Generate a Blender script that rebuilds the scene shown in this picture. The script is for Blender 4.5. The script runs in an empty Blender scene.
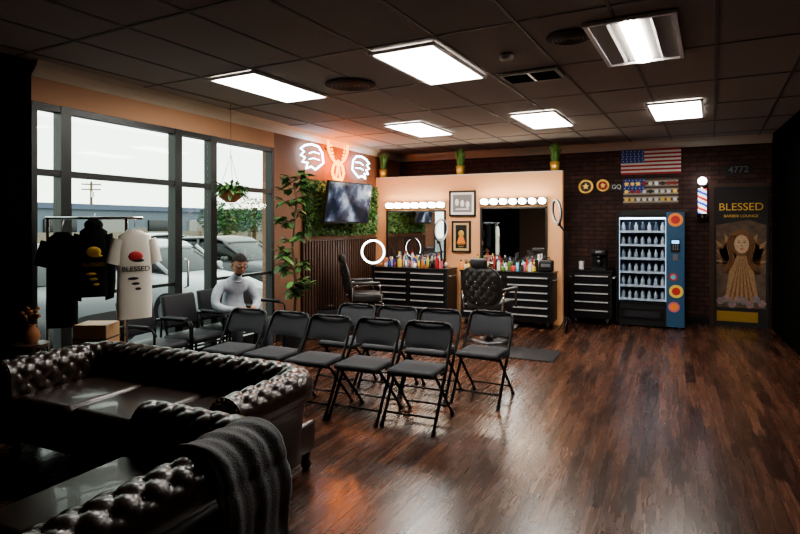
import bpy, math, random
from mathutils import Vector, Matrix
random.seed(7)
V=Vector
pi=math.pi
sc=bpy.context.scene

# ------------------------------------------------------------------ materials
def newmat(name):
    m=bpy.data.materials.new(name); m.use_nodes=True
    nt=m.node_tree; b=nt.nodes.get('Principled BSDF')
    return m,nt,b
def mat(name,col,rough=.5,metal=0,emit=None,es=0,var=.12,ns=25,bump=0,coat=0,spec=None):
    m,nt,b=newmat(name)
    tc=nt.nodes.new('ShaderNodeTexCoord'); nz=nt.nodes.new('ShaderNodeTexNoise')
    nz.inputs['Scale'].default_value=ns; nz.inputs['Detail'].default_value=4
    nt.links.new(tc.outputs['Object'],nz.inputs['Vector'])
    mx=nt.nodes.new('ShaderNodeMix'); mx.data_type='RGBA'
    c=list(col)[:3]
    mx.inputs[6].default_value=[max(0,x*(1-var)) for x in c]+[1]
    mx.inputs[7].default_value=[min(1,x*(1+var)) for x in c]+[1]
    nt.links.new(nz.outputs['Fac'],mx.inputs[0]); nt.links.new(mx.outputs[2],b.inputs['Base Color'])
    b.inputs['Roughness'].default_value=rough; b.inputs['Metallic'].default_value=metal
    if coat: b.inputs['Coat Weight'].default_value=coat
    if spec is not None: b.inputs['Specular IOR Level'].default_value=spec
    if emit:
        b.inputs['Emission Color'].default_value=list(emit)+[1]; b.inputs['Emission Strength'].default_value=es
    if bump:
        bp=nt.nodes.new('ShaderNodeBump'); bp.inputs['Strength'].default_value=bump; bp.inputs['Distance'].default_value=.01
        nt.links.new(nz.outputs['Fac'],bp.inputs['Height']); nt.links.new(bp.outputs['Normal'],b.inputs['Normal'])
    return m
def brickmat(name,axes,c1,c2,mortar,bw,rh,ms,rough,offset=.5,bump=.3,streak=None,coat=0,lo=.55,hi=1.35):
    m,nt,b=newmat(name)
    tc=nt.nodes.new('ShaderNodeTexCoord'); sp=nt.nodes.new('ShaderNodeSeparateXYZ'); cb=nt.nodes.new('ShaderNodeCombineXYZ')
    nt.links.new(tc.outputs['Object'],sp.inputs[0])
    nt.links.new(sp.outputs[axes[0]],cb.inputs[0]); nt.links.new(sp.outputs[axes[1]],cb.inputs[1])
    br=nt.nodes.new('ShaderNodeTexBrick'); br.offset=offset
    nt.links.new(cb.outputs[0],br.inputs['Vector'])
    br.inputs['Color1'].default_value=list(c1)+[1]; br.inputs['Color2'].default_value=list(c2)+[1]; br.inputs['Mortar'].default_value=list(mortar)+[1]
    br.inputs['Scale'].default_value=1; br.inputs['Brick Width'].default_value=bw; br.inputs['Row Height'].default_value=rh
    br.inputs['Mortar Size'].default_value=ms; br.inputs['Mortar Smooth'].default_value=.1
    nz=nt.nodes.new('ShaderNodeTexNoise'); nz.inputs['Detail'].default_value=6
    mp=nt.nodes.new('ShaderNodeMapping'); mp.inputs['Scale'].default_value=streak or (8,8,8)
    nt.links.new(tc.outputs['Object'],mp.inputs[0]); nt.links.new(mp.outputs[0],nz.inputs['Vector']); nz.inputs['Scale'].default_value=1
    mr=nt.nodes.new('ShaderNodeMapRange'); mr.inputs[1].default_value=.25; mr.inputs[2].default_value=.75; mr.inputs[3].default_value=lo; mr.inputs[4].default_value=hi
    nt.links.new(nz.outputs['Fac'],mr.inputs[0])
    ml=nt.nodes.new('ShaderNodeVectorMath'); ml.operation='SCALE'
    nt.links.new(br.outputs['Color'],ml.inputs[0]); nt.links.new(mr.outputs[0],ml.inputs['Scale'])
    nt.links.new(ml.outputs[0],b.inputs['Base Color'])
    r2=nt.nodes.new('ShaderNodeMapRange'); r2.inputs[3].default_value=rough-.06; r2.inputs[4].default_value=rough+.1
    nt.links.new(nz.outputs['Fac'],r2.inputs[0]); nt.links.new(r2.outputs[0],b.inputs['Roughness'])
    bp=nt.nodes.new('ShaderNodeBump'); bp.inputs['Strength'].default_value=bump; bp.inputs['Distance'].default_value=.006; bp.invert=True
    nt.links.new(br.outputs['Fac'],bp.inputs['Height']); nt.links.new(bp.outputs['Normal'],b.inputs['Normal'])
    if coat: b.inputs['Coat Weight'].default_value=coat; b.inputs['Coat Roughness'].default_value=.14
    return m
def glassmat(name,tint=(.93,.96,.94)):
    m=bpy.data.materials.new(name); m.use_nodes=True; nt=m.node_tree
    for n in list(nt.nodes): nt.nodes.remove(n)
    o=nt.nodes.new('ShaderNodeOutputMaterial'); t=nt.nodes.new('ShaderNodeBsdfTransparent'); g=nt.nodes.new('ShaderNodeBsdfGlossy')
    t.inputs[0].default_value=list(tint)+[1]; g.inputs['Roughness'].default_value=.02
    f=nt.nodes.new('ShaderNodeLayerWeight'); f.inputs[0].default_value=.5
    p=nt.nodes.new('ShaderNodeMath'); p.operation='POWER'; p.inputs[1].default_value=4
    q=nt.nodes.new('ShaderNodeMath'); q.operation='MULTIPLY_ADD'; q.inputs[1].default_value=.7; q.inputs[2].default_value=.03
    nt.links.new(f.outputs['Facing'],p.inputs[0]); nt.links.new(p.outputs[0],q.inputs[0])
    x=nt.nodes.new('ShaderNodeMixShader'); nt.links.new(q.outputs[0],x.inputs[0]); nt.links.new(t.outputs[0],x.inputs[1]); nt.links.new(g.outputs[0],x.inputs[2])
    nt.links.new(x.outputs[0],o.inputs[0]); return m
def tvmat():
    m,nt,b=newmat('tv_picture')
    tc=nt.nodes.new('ShaderNodeTexCoord'); nz=nt.nodes.new('ShaderNodeTexNoise'); nz.inputs['Scale'].default_value=3.2; nz.inputs['Detail'].default_value=5
    nt.links.new(tc.outputs['Object'],nz.inputs['Vector'])
    r=nt.nodes.new('ShaderNodeValToRGB'); nt.links.new(nz.outputs['Fac'],r.inputs[0])
    e=r.color_ramp.elements; e[0].position=.42; e[0].color=(.006,.009,.016,1); e[1].position=.68; e[1].color=(.3,.34,.40,1)
    x=e.new(.54); x.color=(.05,.06,.09,1)
    b.inputs['Base Color'].default_value=(.01,.01,.012,1); b.inputs['Roughness'].default_value=.12
    nt.links.new(r.outputs[0],b.inputs['Emission Color']); b.inputs['Emission Strength'].default_value=.9
    return m

BLK=mat('black_paint',(.014,.014,.015),.4)
BLKM=mat('black_metal',(.025,.025,.028),.32,.6)
PLAS=mat('black_vinyl',(.022,.022,.026),.5,bump=.1,ns=200,spec=.3)
SEATF=mat('seat_fabric',(.04,.041,.048),.8,bump=.3,ns=300)
LEA=mat('dark_leather',(.034,.020,.015),.30,bump=.1,ns=160,var=.3,coat=.2)
CHLEA=mat('chair_leather',(.035,.032,.032),.32,bump=.1,ns=160,var=.3)
CHR=mat('chrome',(.7,.7,.72),.18,1)
HAND=mat('satin_handle',(.55,.55,.56),.4,.35)
DCHR=mat('dark_chrome',(.12,.12,.125),.3,1)
STEEL=mat('brushed_steel',(.5,.5,.52),.35,1)
WOODB=mat('crate_wood',(.45,.28,.15),.6,ns=8,var=.3)
PEACH=mat('peach_paint',(.76,.41,.21),.75,var=.04,ns=3,spec=.2)
CREAM=mat('cream_trim',(.58,.51,.41),.5,var=.05)
TAN=mat('tan_paint',(.46,.25,.14),.7,var=.06,ns=4)
TAND=mat('brown_paint',(.20,.13,.09),.7,var=.06,ns=4)
GOLD=mat('gold',(.75,.48,.12),.35,.7)
GOLDP=mat('gold_paint',(.8,.5,.1),.5)
WHITE=mat('white_cloth',(.85,.80,.70),.85,bump=.2,ns=120,var=.04)
WPL=mat('white_plastic',(.8,.8,.8),.4)
BCLOTH=mat('black_cloth',(.014,.014,.017),.95,bump=.3,ns=100,spec=.1)
GREEN=mat('leaf_green',(.09,.21,.05),.5,var=.5,ns=6)
GREEN2=mat('leaf_dark',(.045,.12,.03),.55,var=.5,ns=6)
GRASSM=mat('grass_green',(.12,.26,.05),.5,var=.5)
TRUNK=mat('bark',(.14,.08,.045),.8)
TERR=mat('terracotta',(.35,.14,.06),.7)
DKWOOD=mat('dark_slat_wood',(.07,.035,.022),.5,ns=12,var=.3)
BLACKW=mat('vignette_black_wall',(.004,.0037,.0036),1,spec=.03)  # vignette darkness put into the wall colour
FRAMEM=mat('window_frame_bronze',(.02,.022,.022),.4,.3)
GLASS=glassmat('window_glass')
VGLASS=glassmat('vending_glass',(.85,.9,.95))
MIRR=mat('mirror',(.85,.86,.86),.02,1,var=.01)
PANEL=mat('light_lens',(1,1,1),.5,emit=(1,.95,.87),es=13)
TUBEL=mat('light_lens_hot',(1,1,1),.5,emit=(1,.95,.87),es=28)
TROF=mat('troffer_white',(.30,.28,.26),.6)
BULB=mat('bulb_glow',(1,1,1),.4,emit=(1,.88,.70),es=17)
RINGL=mat('ring_glow',(1,1,1),.4,emit=(.9,.96,1),es=4)
RINGD=mat('ring_unlit',(.5,.52,.55),.5)
NEONW=mat('neon_white',(.2,.3,.4),.4,emit=(.45,.75,1),es=6)
NEONO=mat('neon_orange',(.3,.08,.01),.4,emit=(1,.27,.0),es=3.6)
RED=mat('red',(.45,.03,.03),.6); BLUE=mat('blue',(.03,.06,.28),.6); WHT=mat('white',(.75,.73,.7),.6)
YEL=mat('yellow',(.75,.55,.08),.5); PINK=mat('pink',(.6,.15,.2),.6); CYAN=mat('cyan',(.1,.45,.6),.5); ORG=mat('orange',(.8,.25,.04),.5)
SKIN=mat('skin',(.50,.26,.165),.6,var=.08,spec=.2)
HAIR=mat('dark_grey_hair',(.03,.026,.024),.95,ns=200,var=.4,spec=.1)
SWEAT=mat('light_sweater',(.42,.45,.51),.9,bump=.6,ns=22,spec=.1,var=.2)
PANTS=mat('dark_jeans',(.02,.022,.03),.85)
SHOE=mat('shoe_black',(.015,.015,.015),.5)
GREYC=mat('grey_blanket_cloth',(.21,.215,.225),.95,bump=.6,ns=140,var=.45)
SCREEN=mat('screen_glass',(.01,.012,.015),.12)
HEDGE=mat('hedge_backing',(.02,.05,.015),.9)
MURALW=mat('mural_wall_red',(.26,.10,.05),.7,ns=5,var=.3)

FLOORM=brickmat('walnut_strip_floor',(1,0),(.030,.012,.008),(.125,.054,.032),(.005,.003,.002),.85,.085,.003,.25,.37,.3,streak=(28,2.4,1),coat=.12,lo=.6,hi=1.3)
BRICK=brickmat('dark_brick',(0,2),(.052,.023,.018),(.088,.037,.028),(.026,.013,.010),.21,.075,.008,.75,.5,.8)
ASPH=mat('asphalt',(.13,.13,.135),.9,ns=30,var=.2)
CONC=mat('concrete',(.34,.33,.31),.9,ns=10)
CEILM=mat('ceiling_tile',(.36,.33,.31),.95,ns=60,var=.15,bump=.3,spec=.1)
GRIDM=mat('ceiling_tbar',(.13,.12,.115),.6)

# ------------------------------------------------------------------ mesh builder
class B:
    def __init__(s): s.v=[];s.f=[];s.m=[];s.sm=[];s.mats=[];s.M=Matrix.Identity(4)
    def mi(s,m):
        if m not in s.mats: s.mats.append(m)
        return s.mats.index(m)
    def add(s,vs,fs,m,sm=False):
        o=len(s.v); s.v+=[tuple(s.M@V(p)) for p in vs]
        k=s.mi(m)
        for f in fs: s.f.append([o+i for i in f]); s.m.append(k); s.sm.append(sm)
    def box(s,c,d,m,R=None):
        c=V(c); x,y,z=[q/2 for q in d]
        p=[V((a*x,b*y,e*z)) for a in(-1,1) for b in(-1,1) for e in(-1,1)]
        if R is not None: p=[R@q for q in p]
        s.add([c+q for q in p],[(0,1,3,2),(4,6,7,5),(0,4,5,1),(2,3,7,6),(0,2,6,4),(1,5,7,3)],m)
    def loft(s,rings,m,n=20,sm=True,caps=True,e=1.0):
        vs=[];fs=[]
        for c,a,b in rings:
            c=V(c);a=V(a);b=V(b)
            for i in range(n):
                t=2*pi*i/n; ct=math.cos(t);st=math.sin(t)
                cx=math.copysign(abs(ct)**e,ct); sx=math.copysign(abs(st)**e,st)
                vs.append(c+a*cx+b*sx)
        for j in range(len(rings)-1):
            for i in range(n):
                k=(i+1)%n; fs.append((j*n+i,j*n+k,(j+1)*n+k,(j+1)*n+i))
        s.add(vs,fs,m,sm)
        if caps:
            o=len(rings)-1
            s.add(vs[:n],[list(range(n))[::-1]],m,False); s.add(vs[o*n:],[list(range(n))],m,False)
    def tube(s,pts,r,m,n=10,closed=False,caps=True,sm=True):
        pts=[V(p) for p in pts]; N=len(pts)
        rs=r if isinstance(r,(list,tuple)) else [r]*N
        tg=[]
        for i in range(N):
            if closed: t=pts[(i+1)%N]-pts[i-1]
            else: t=pts[min(i+1,N-1)]-pts[max(i-1,0)]
            tg.append(t.normalized())
        u=tg[0].orthogonal().normalized(); vs=[]
        for i in range(N):
            u=(u-tg[i]*u.dot(tg[i]));
            u=u.normalized() if u.length>1e-6 else tg[i].orthogonal().normalized()
            w=tg[i].cross(u)
            for k in range(n):
                t=2*pi*k/n; vs.append(pts[i]+(u*math.cos(t)+w*math.sin(t))*rs[i])
        fs=[]
        for j in range(N if closed else N-1):
            j2=(j+1)%N
            for i in range(n):
                k=(i+1)%n; fs.append((j*n+i,j*n+k,j2*n+k,j2*n+i))
        if caps and not closed: fs+= [list(range(n))[::-1],[(N-1)*n+i for i in range(n)]]
        s.add(vs,fs,m,sm)
    def cyl(s,p0,p1,r0,m,r1=None,n=20): 
        r1=r0 if r1 is None else r1
        p0=V(p0);p1=V(p1);t=(p1-p0).normalized();u=t.orthogonal().normalized();w=t.cross(u)
        s.loft([(p0,u*r0,w*r0),(p1,u*r1,w*r1)],m,n)
    def sph(s,c,r,m,n=16,k=10,R=None,fn=None,sel=None):
        if not isinstance(r,(tuple,list)): r=(r,r,r)
        c=V(c); vs=[];d=[]
        for j in range(k+1):
            ph=pi*j/k
            for i in range(n):
                t=2*pi*i/n; q=V((math.sin(ph)*math.cos(t),math.sin(ph)*math.sin(t),math.cos(ph))); d.append(q.copy())
                q=V((q.x*r[0],q.y*r[1],q.z*r[2]))
                if fn: q=fn(q,d[-1])
                if R is not None: q=R@q
                vs.append(c+q)
        fs=[]
        for j in range(k):
            for i in range(n):
                a=(j*n+i,(j+1)*n+i,(j+1)*n+(i+1)%n,j*n+(i+1)%n)
                if sel:
                    mm=sum((d[x] for x in a),V())/4
                    if not sel(mm): continue
                fs.append(a)
        s.add(vs,fs,m,True)
    def rbox(s,c,d,m,r=.04,n=16,k=10,R=None,puff=0):
        hx,hy,hz=[q/2 for q in d]; r=min(r,hx,hy,hz); c=V(c); vs=[]
        for j in range(k):
            ph=pi*(j+.5)/k
            for i in range(n):
                t=2*pi*(i+.5)/n; q=V((math.sin(ph)*math.cos(t),math.sin(ph)*math.sin(t),math.cos(ph)))
                sg=lambda a:1 if a>0 else -1
                p=V((sg(q.x)*(hx-r)+q.x*r,sg(q.y)*(hy-r)+q.y*r,sg(q.z)*(hz-r)+q.z*r))
                if R is not None:p=R@p
                vs.append(c+p)
        fs=[]
        for j in range(k-1):
            for i in range(n): fs.append((j*n+i,(j+1)*n+i,(j+1)*n+(i+1)%n,j*n+(i+1)%n))
        fs+=[list(range(n)),[(k-1)*n+i for i in range(n)][::-1]]
        s.add(vs,fs,m,True)
    def lathe(s,c,prof,m,n=20):
        s.loft([((c[0],c[1],c[2]+z),(r,0,0),(0,r,0)) for r,z in prof],m,n)
    def prism(s,pts,ext,m):
        pts=[V(p) for p in pts]; e=V(ext); n=len(pts)
        s.add(pts+[p+e for p in pts],[list(range(n)),[n+i for i in range(n)][::-1]]+[(i,(i+1)%n,n+(i+1)%n,n+i) for i in range(n)],m)
    def grid(s,P,m,sm=True,closed_u=False):
        a=len(P);b=len(P[0]); vs=[p for r in P for p in r]; fs=[]
        for i in range(a-1):
            for j in range(b-1): fs.append((i*b+j,i*b+j+1,(i+1)*b+j+1,(i+1)*b+j))
        s.add(vs,fs,m,sm)
    def leaf(s,p,d,n,L,W,m):
        p=V(p);d=V(d).normalized();n=V(n); sd=d.cross(n)
        sd=sd.normalized() if sd.length>1e-5 else d.orthogonal().normalized()
        n=sd.cross(d)
        s.add([p,p+d*.3*L+sd*W*.48,p+d*.7*L+sd*W*.4-n*.04*L,p+d*L-n*.14*L,p+d*.7*L-sd*W*.4-n*.04*L,p+d*.3*L-sd*W*.48,p+d*.5*L-n*.08*L],
              [(0,1,2,6),(6,2,3),(0,6,4,5),(6,3,4)],m,True)
    def text(s,txt,size,m,M,ext=.002,align='CENTER'):
        cu=bpy.data.curves.new('t','FONT'); cu.body=txt; cu.size=size; cu.extrude=ext; cu.align_x=align; cu.align_y='CENTER'
        o=bpy.data.objects.new('t',cu); sc.collection.objects.link(o)
        dg=bpy.context.evaluated_depsgraph_get(); me=bpy.data.meshes.new_from_object(o.evaluated_get(dg))
        s.add([M@v.co for v in me.vertices],[list(p.vertices) for p in me.polygons],m)
        bpy.data.objects.remove(o)
    def obj(s,name,loc=(0,0,0),rz=0,bevel=0):
        me=bpy.data.meshes.new(name); me.from_pydata(s.v,[],s.f)
        for m in s.mats: me.materials.append(m)
        me.polygons.foreach_set('material_index',s.m); me.polygons.foreach_set('use_smooth',s.sm); me.update()
        o=bpy.data.objects.new(name,me); sc.collection.objects.link(o); o.location=loc; o.rotation_euler=(0,0,rz)
        if bevel:
            b=o.modifiers.new('bev','BEVEL'); b.width=bevel; b.segments=2; b.limit_method='ANGLE'; b.angle_limit=.8
        return o
def inst(o,loc,rz=0):
    c=o.copy(); sc.collection.objects.link(c); c.location=loc; c.rotation_euler=(0,0,rz); return c
def rot(ax,a): return Matrix.Rotation(a,3,ax)
def skin(pts,edges,radii,sub=2):
    me=bpy.data.meshes.new('sk'); me.from_pydata([tuple(p) for p in pts],edges,[])
    o=bpy.data.objects.new('sk',me); sc.collection.objects.link(o)
    o.modifiers.new('Skin','SKIN')
    for i,sv in enumerate(me.skin_vertices[0].data):
        r=radii[i]; sv.radius=(r,r); sv.use_root=(i==0)
    ss=o.modifiers.new('s','SUBSURF'); ss.levels=sub; ss.render_levels=sub
    dg=bpy.context.evaluated_depsgraph_get(); dg.update(); e=bpy.data.meshes.new_from_object(o.evaluated_get(dg))
    vs=[v.co.copy() for v in e.vertices]; fs=[list(p.vertices) for p in e.polygons]
    bpy.data.objects.remove(o); return vs,fs

# ------------------------------------------------------------------ room
XL,XR,YB,YF,H=-4.9,1.45,10.4,-2.0,3.0
b=B(); b.box(((XL+XR)/2,(YB+YF)/2,-.05),(XR-XL+.4,YB-YF+.4,.1),FLOORM); b.obj('floor')
b=B(); b.box(((XL+XR)/2,(YB+YF)/2,H+.05),(XR-XL+.4,YB-YF+.4,.1),CEILM)
ga=math.radians(3.5)
def clipbar(p,d,wd,z):
    t0,t1=-50,50
    for a,lo,hi in((0,XL+.02,XR-.02),(1,YF+.02,YB-.02)):
        if abs(d[a])<1e-6: continue
        u,v=(lo-p[a])/d[a],(hi-p[a])/d[a]
        if u>v:u,v=v,u
        t0=max(t0,u);t1=min(t1,v)
    if t1-t0<.1: return
    m_=V((p[0]+d[0]*(t0+t1)/2,p[1]+d[1]*(t0+t1)/2,z)); ang=math.atan2(d[1],d[0])
    b.box(m_,(t1-t0,wd,.006),GRIDM,rot('Z',ang))
dx=V((math.cos(ga),-math.sin(ga),0)); dy=V((math.sin(ga),math.cos(ga),0)); O=V((-1.83,4.56,0))-dx*.305-dy*.61
for i in range(-9,10):
    p=O+dx*.61*i; clipbar((p.x,p.y),(dy.x,dy.y),.024,H-.003)
for i in range(-7,7):
    p=O+dy*1.22*i; clipbar((p.x,p.y),(dx.x,dx.y),.024,H-.0025)
b.obj('ceiling')
b=B(); b.box(((XL+XR)/2,YB+.1,H/2),(XR-XL+.4,.2,H),BRICK); b.obj('wall_back')
b=B(); b.box((XR+.1,(YB+YF)/2,H/2),(.2,YB-YF,H),BLACKW); b.obj('wall_right')  # coloured near black to imitate the dark right edge of the frame
b=B(); b.box(((XL+XR)/2,YF-.1,H/2),(XR-XL+.4,.2,H),TAND); b.obj('wall_front')
WY0,WY1,WT=3.05,6.35,2.66
b=B()
b.box((XL-.1,(YF+WY0)/2,H/2),(.2,WY0-YF,H),BLACKW)  # near section blackened in colour to imitate the vignette on the left
b.box((XL-.1,(WY0+WY1)/2,(H+WT)/2),(.2,WY1-WY0,H-WT),TAN)
b.box((XL-.1,(WY1+6.95)/2,H/2),(.2,6.95-WY1,H),mat('pier_brown',(.20,.10,.06),.7))
b.box((XL-.1,(6.95+YB)/2,H/2),(.2,YB-6.95,H),MURALW)
b.obj('wall_left')
b=B(); b.prism([(XL,3.05,H),(XL+.09,3.05,H),(XL+.07,3.05,H-.05),(XL+.02,3.05,H-.10),(XL,3.05,H-.13)],(0,YB-3.05,0),CREAM); b.obj('trim_1')
b=B(); b.prism([(XL,YB,H),(XL,YB-.09,H),(XL,YB-.07,H-.05),(XL,YB-.02,H-.10),(XL,YB,H-.13)],(XR-XL,0,0),CREAM); b.obj('trim_2')
b=B(); b.box(((-1.4+.6)/2,YB-.011,.06),(2.0,.02,.12),BLK); b.obj('baseboard_back')
b=B(); b.box((XL+.011,(6.37+9.2)/2,.05),(.02,2.8,.1),BLK); b.obj('baseboard_left')
bays=[(3.05,3.36),(3.36,4.66),(4.66,5.2),(5.2,6.35)]
for i,(a,c) in enumerate(bays):
    b=B(); w=.05
    for yy in (a+w/2,c-w/2): b.box((XL-.05,yy,WT/2),(.11,w,WT),FRAMEM)
    for zz in (.09,2.06,WT-.03): b.box((XL-.05,(a+c)/2,zz),(.10,c-a-2*w,.18 if zz<.1 else .055),FRAMEM)
    b.box((XL-.05,(a+c)/2,1.35),(.006,c-a-2*w,2.4),GLASS)
    if i==2:
        b.tube([(XL+.0,a+.09,.9),(XL+.05,a+.09,.92),(XL+.05,a+.09,1.2),(XL+.0,a+.09,1.22)],.012,STEEL)
    if i in(1,3): b.box((XL-.05,(a+c)/2,.95),(.06,c-a-2*w,.035),FRAMEM)
    b.obj('window_%d'%(i+1))

b=B(); b.box(((XL-1.53)/2+.005,9.41,1.225),(-1.53-XL-.01,.14,2.45),PEACH); b.box(((XL-1.53)/2+.01,9.41,2.462),(-1.53-XL-.02,.17,.022),CREAM); b.obj('wall_partition')

for k,(xx,yy) in enumerate(((-3.62,4.66),(-1.86,4.6),(-.21,4.66),(-3.25,7.6),(-1.49,7.6),(.09,7.66))):
    b=B(); z=H-.009
    for sx in(-1,1): b.box((sx*.28,0,-.012),(.03,1.12,.024),WPL)
    for sy in(-1,1): b.box((0,sy*.56,-.012),(.59,.03,.024),WPL)
    if k==2:
        b.box((0,0,-.004),(.53,1.09,.006),TROF)
        for s in(-1,1): b.box((s*.14,0,-.012),(.02,1.05,.012),TROF,rot('Y',s*.5))
        b.loft([(V((0,-.5,-.02)),V((.06,0,0)),V((0,0,.018))),(V((0,.5,-.02)),V((.06,0,0)),V((0,0,.018)))],TUBEL,16)
    else:
        b.box((0,0,-.01),(.53,1.09,.008),PANEL)
    b.obj('ceiling_light',(xx,yy,z),-ga)
b=B(); b.box((0,0,-.005),(.5,.32,.01),BLK)
for sx in(-1,1): b.box((sx*.25,0,-.014),(.025,.34,.02),TROF)
for sy in(-1,1): b.box((0,sy*.165,-.014),(.5,.025,.02),TROF)
b.box((0,0,-.014),(.02,.32,.02),STEEL)
for i in range(7): b.box((0,-.13+.043*i,-.016),(.47,.010,.018),BLKM,rot('X',.6))
b.obj('ceiling_vent',(-1.14,5.3,H-.01),-ga)
for nm,x,y,r in(('ceiling_speaker',-2.85,4.9,.25),('ceiling_speaker',-.66,4.35,.17)):
    b=B(); b.lathe((0,0,-.02),[(r*.6,0),(r*.85,.004),(r,.012),(r,.018)],mat('speaker_grille',(.11,.085,.075),.9,spec=.1),32)
    for q in range(4): b.tube([(math.cos(t*pi/16)*r*(.2+.18*q),math.sin(t*pi/16)*r*(.2+.18*q),-.02) for t in range(32)],.004,BLK,6,True)
    b.obj(nm,(x,y,H-.006))
b=B(); b.lathe((0,0,-.045),[(.03,0),(.055,.01),(.06,.04)],TROF); b.obj('smoke_detector',(-1.2,4.6,H-.007))

# ------------------------------------------------------------------ chesterfield sofas
def sofa(W,D):
    b=B(); wi=W/2-.24; yb=D/2-.24; yf=-D/2+.02; r=.07
    path=[]
    st=.013
    n=int((yb-r-yf)/st)
    for i in range(n): path.append((-wi,yf+(yb-r-yf)*i/n,-1,0))
    for i in range(14):
        a=pi-(pi/2)*i/14; path.append((-wi+r+r*math.cos(a),yb-r+r*math.sin(a),math.cos(a),math.sin(a)))
    m=int((2*wi-2*r)/st)
    for i in range(m): path.append((-wi+r+(2*wi-2*r)*i/m,yb,0,1))
    for i in range(14):
        a=pi/2-(pi/2)*i/14; path.append((wi-r+r*math.cos(a),yb-r+r*math.sin(a),math.cos(a),math.sin(a)))
    for i in range(n+1): path.append((wi,yb-r-(yb-r-yf)*i/n,1,0))
    pr=[]
    for i in range(16): t=i/16; pr.append((.0+.01*t,.36+.20*t))
    R=.115; cx=.125; cz=.565
    for i in range(37):
        a=pi-(pi+.9)*i/36; pr.append((cx+R*math.cos(a),cz+R*math.sin(a)))
    ex,ez=pr[-1]
    for i in range(1,8): t=i/7; pr.append((ex+.0*t+(.17-ex)*min(1,t*2)**.5,ez+(.10-ez)*t))
    S=[0]
    for i in range(1,len(pr)): S.append(S[-1]+math.dist(pr[i],pr[i-1]))
    smax=S[16+26]
    T=[0]
    for i in range(1,len(path)): T.append(T[-1]+math.dist([path[i][0]+path[i][2]*.12,path[i][1]+path[i][3]*.12],[path[i-1][0]+path[i-1][2]*.12,path[i-1][1]+path[i-1][3]*.12]))
    dt=.125; ds=.155
    def disp(t,s):
        w=max(0,min(1,(smax-s)/.05))
        e=min(t,T[-1]-t); w*=max(0,min(1,e/.06))
        a=t/dt+s/ds; c=t/dt-s/ds
        h=(abs(math.sin(pi*a))**.55)*(abs(math.sin(pi*c))**.55)
        da=a-round(a);dc=c-round(c); q=((da+dc)*.5*dt)**2+((da-dc)*.5*ds)**2
        return w*(.015*h-.009-.012*math.exp(-q/.00022))
    P=[]
    for i,(x,y,nx,ny) in enumerate(path):
        row=[]
        for j,(a,z) in enumerate(pr):
            j0=max(j-1,0);j1=min(j+1,len(pr)-1); ta=pr[j1][0]-pr[j0][0];tz=pr[j1][1]-pr[j0][1]; l=math.hypot(ta,tz)
            na,nz=-tz/l,ta/l; d=disp(T[i],S[j])
            aa=a+na*d; zz=z+nz*d
            row.append(V((x+nx*aa,y+ny*aa,zz)))
        P.append(row)
    b.grid(P,LEA)
    for row,fl in((P[0],1),(P[-1],0)):
        nn=len(row)
        poly=[p.copy() for p in row]
        b.add(poly,[list(range(nn)) if fl else list(range(nn))[::-1]],LEA)
        sx=-1 if fl else 1
        cc=V((sx*(wi+cx),yf,cz)); b.cyl(cc+V((0,.01,0)),cc+V((0,-.022,0)),R*.86,LEA,R*.75,28)
        for q in range(20):
            a=2*pi*q/20; b.sph(cc+V((math.cos(a)*R*.9,-.008,math.sin(a)*R*.9)),.006,GOLD,8,5)
        for q in range(14): b.sph((sx*(wi+.165-.004),yf-.003,.14+.024*q),.005,GOLD,8,5)
        b.rbox((sx*(wi+.09),yf+.0,.27),(.13,.03,.3),LEA,.012)
    A=int(T[-1]/dt)*2+2
    def at(t,s):
        i=min(range(len(T)),key=lambda q:abs(T[q]-t)); j=min(range(len(S)),key=lambda q:abs(S[q]-s)); return P[i][j]
    for a in range(0,A):
        for c in range(-6,A):
            t=(a+c)*dt/2; s=(a-c)*ds/2
            if .05<t<T[-1]-.05 and .02<s<smax-.04: b.sph(at(t,s),.007,LEA,8,6)
    b.rbox((0,0,.22),(W-.16,D-.12,.20),LEA,.03)
    nc=3 if W>2 else 2; cw=(2*wi)/nc; y0=yf-.02; 
    for i in range(nc): b.rbox((-wi+cw*(i+.5),(y0+yb)/2,.37),(cw-.008,yb-y0-.01,.17),LEA,.055,24,14)
    for sx in(-1,1):
        for sy in(-1,1):
            b.lathe((sx*(W/2-.13),sy*(D/2-.11),0),[(.02,0),(.032,.02),(.036,.045),(.022,.07),(.03,.09),(.032,.13)],DKWOOD,16)
    return b
s1=sofa(2.2,.9); s1.obj('chesterfield_sofa',(-3.12,2.78,0))
s2=sofa(1.95,.88); s2.obj('chesterfield_sofa',(-2.05,1.28,0),-pi/2)
b=B(); P=[]
wi=1.95/2-.24; yb=.88/2-.24; R=.135; cx=.125; cz=.565
pr=[(-.022,.50),(-.02,.53)]
for i in range(25):
    a=pi-(pi+.25)*i/24; pr.append((cx+R*math.cos(a),cz+R*math.sin(a)))
for i in range(1,20): pr.append((cx+R+.004+.012*math.sin(i*.4),.53-.024*i))
for lay in(0,1):
    P=[]
    for i in range(41):
        u=i/40; row=[]
        for j,(a,z) in enumerate(pr):
            t=j/len(pr); xx=-.82+.36*u+.03*math.sin(5*t+lay)+ (u-.5)*.07*t
            f=.006*math.sin(u*14+3*t)+.004*math.sin(u*31+t*9)
            aa=a+ (f+.012*lay)*(1 if a>cx else -1)*min(1,abs(a-cx)/.05); zz=z+(f*.7+.012*lay)*(1 if a<cx+R*.9 else 0) -(.05*math.sin(u*3+1) if j==len(pr)-1 else 0)
            row.append(V((xx,yb+aa,zz)))
        P.append(row)
    b.grid(P,GREYC)
o=b.obj('throw_blanket',(-2.05,1.28,0),-pi/2)
so=o.modifiers.new('s','SOLIDIFY'); so.thickness=.008; so.offset=1

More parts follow.
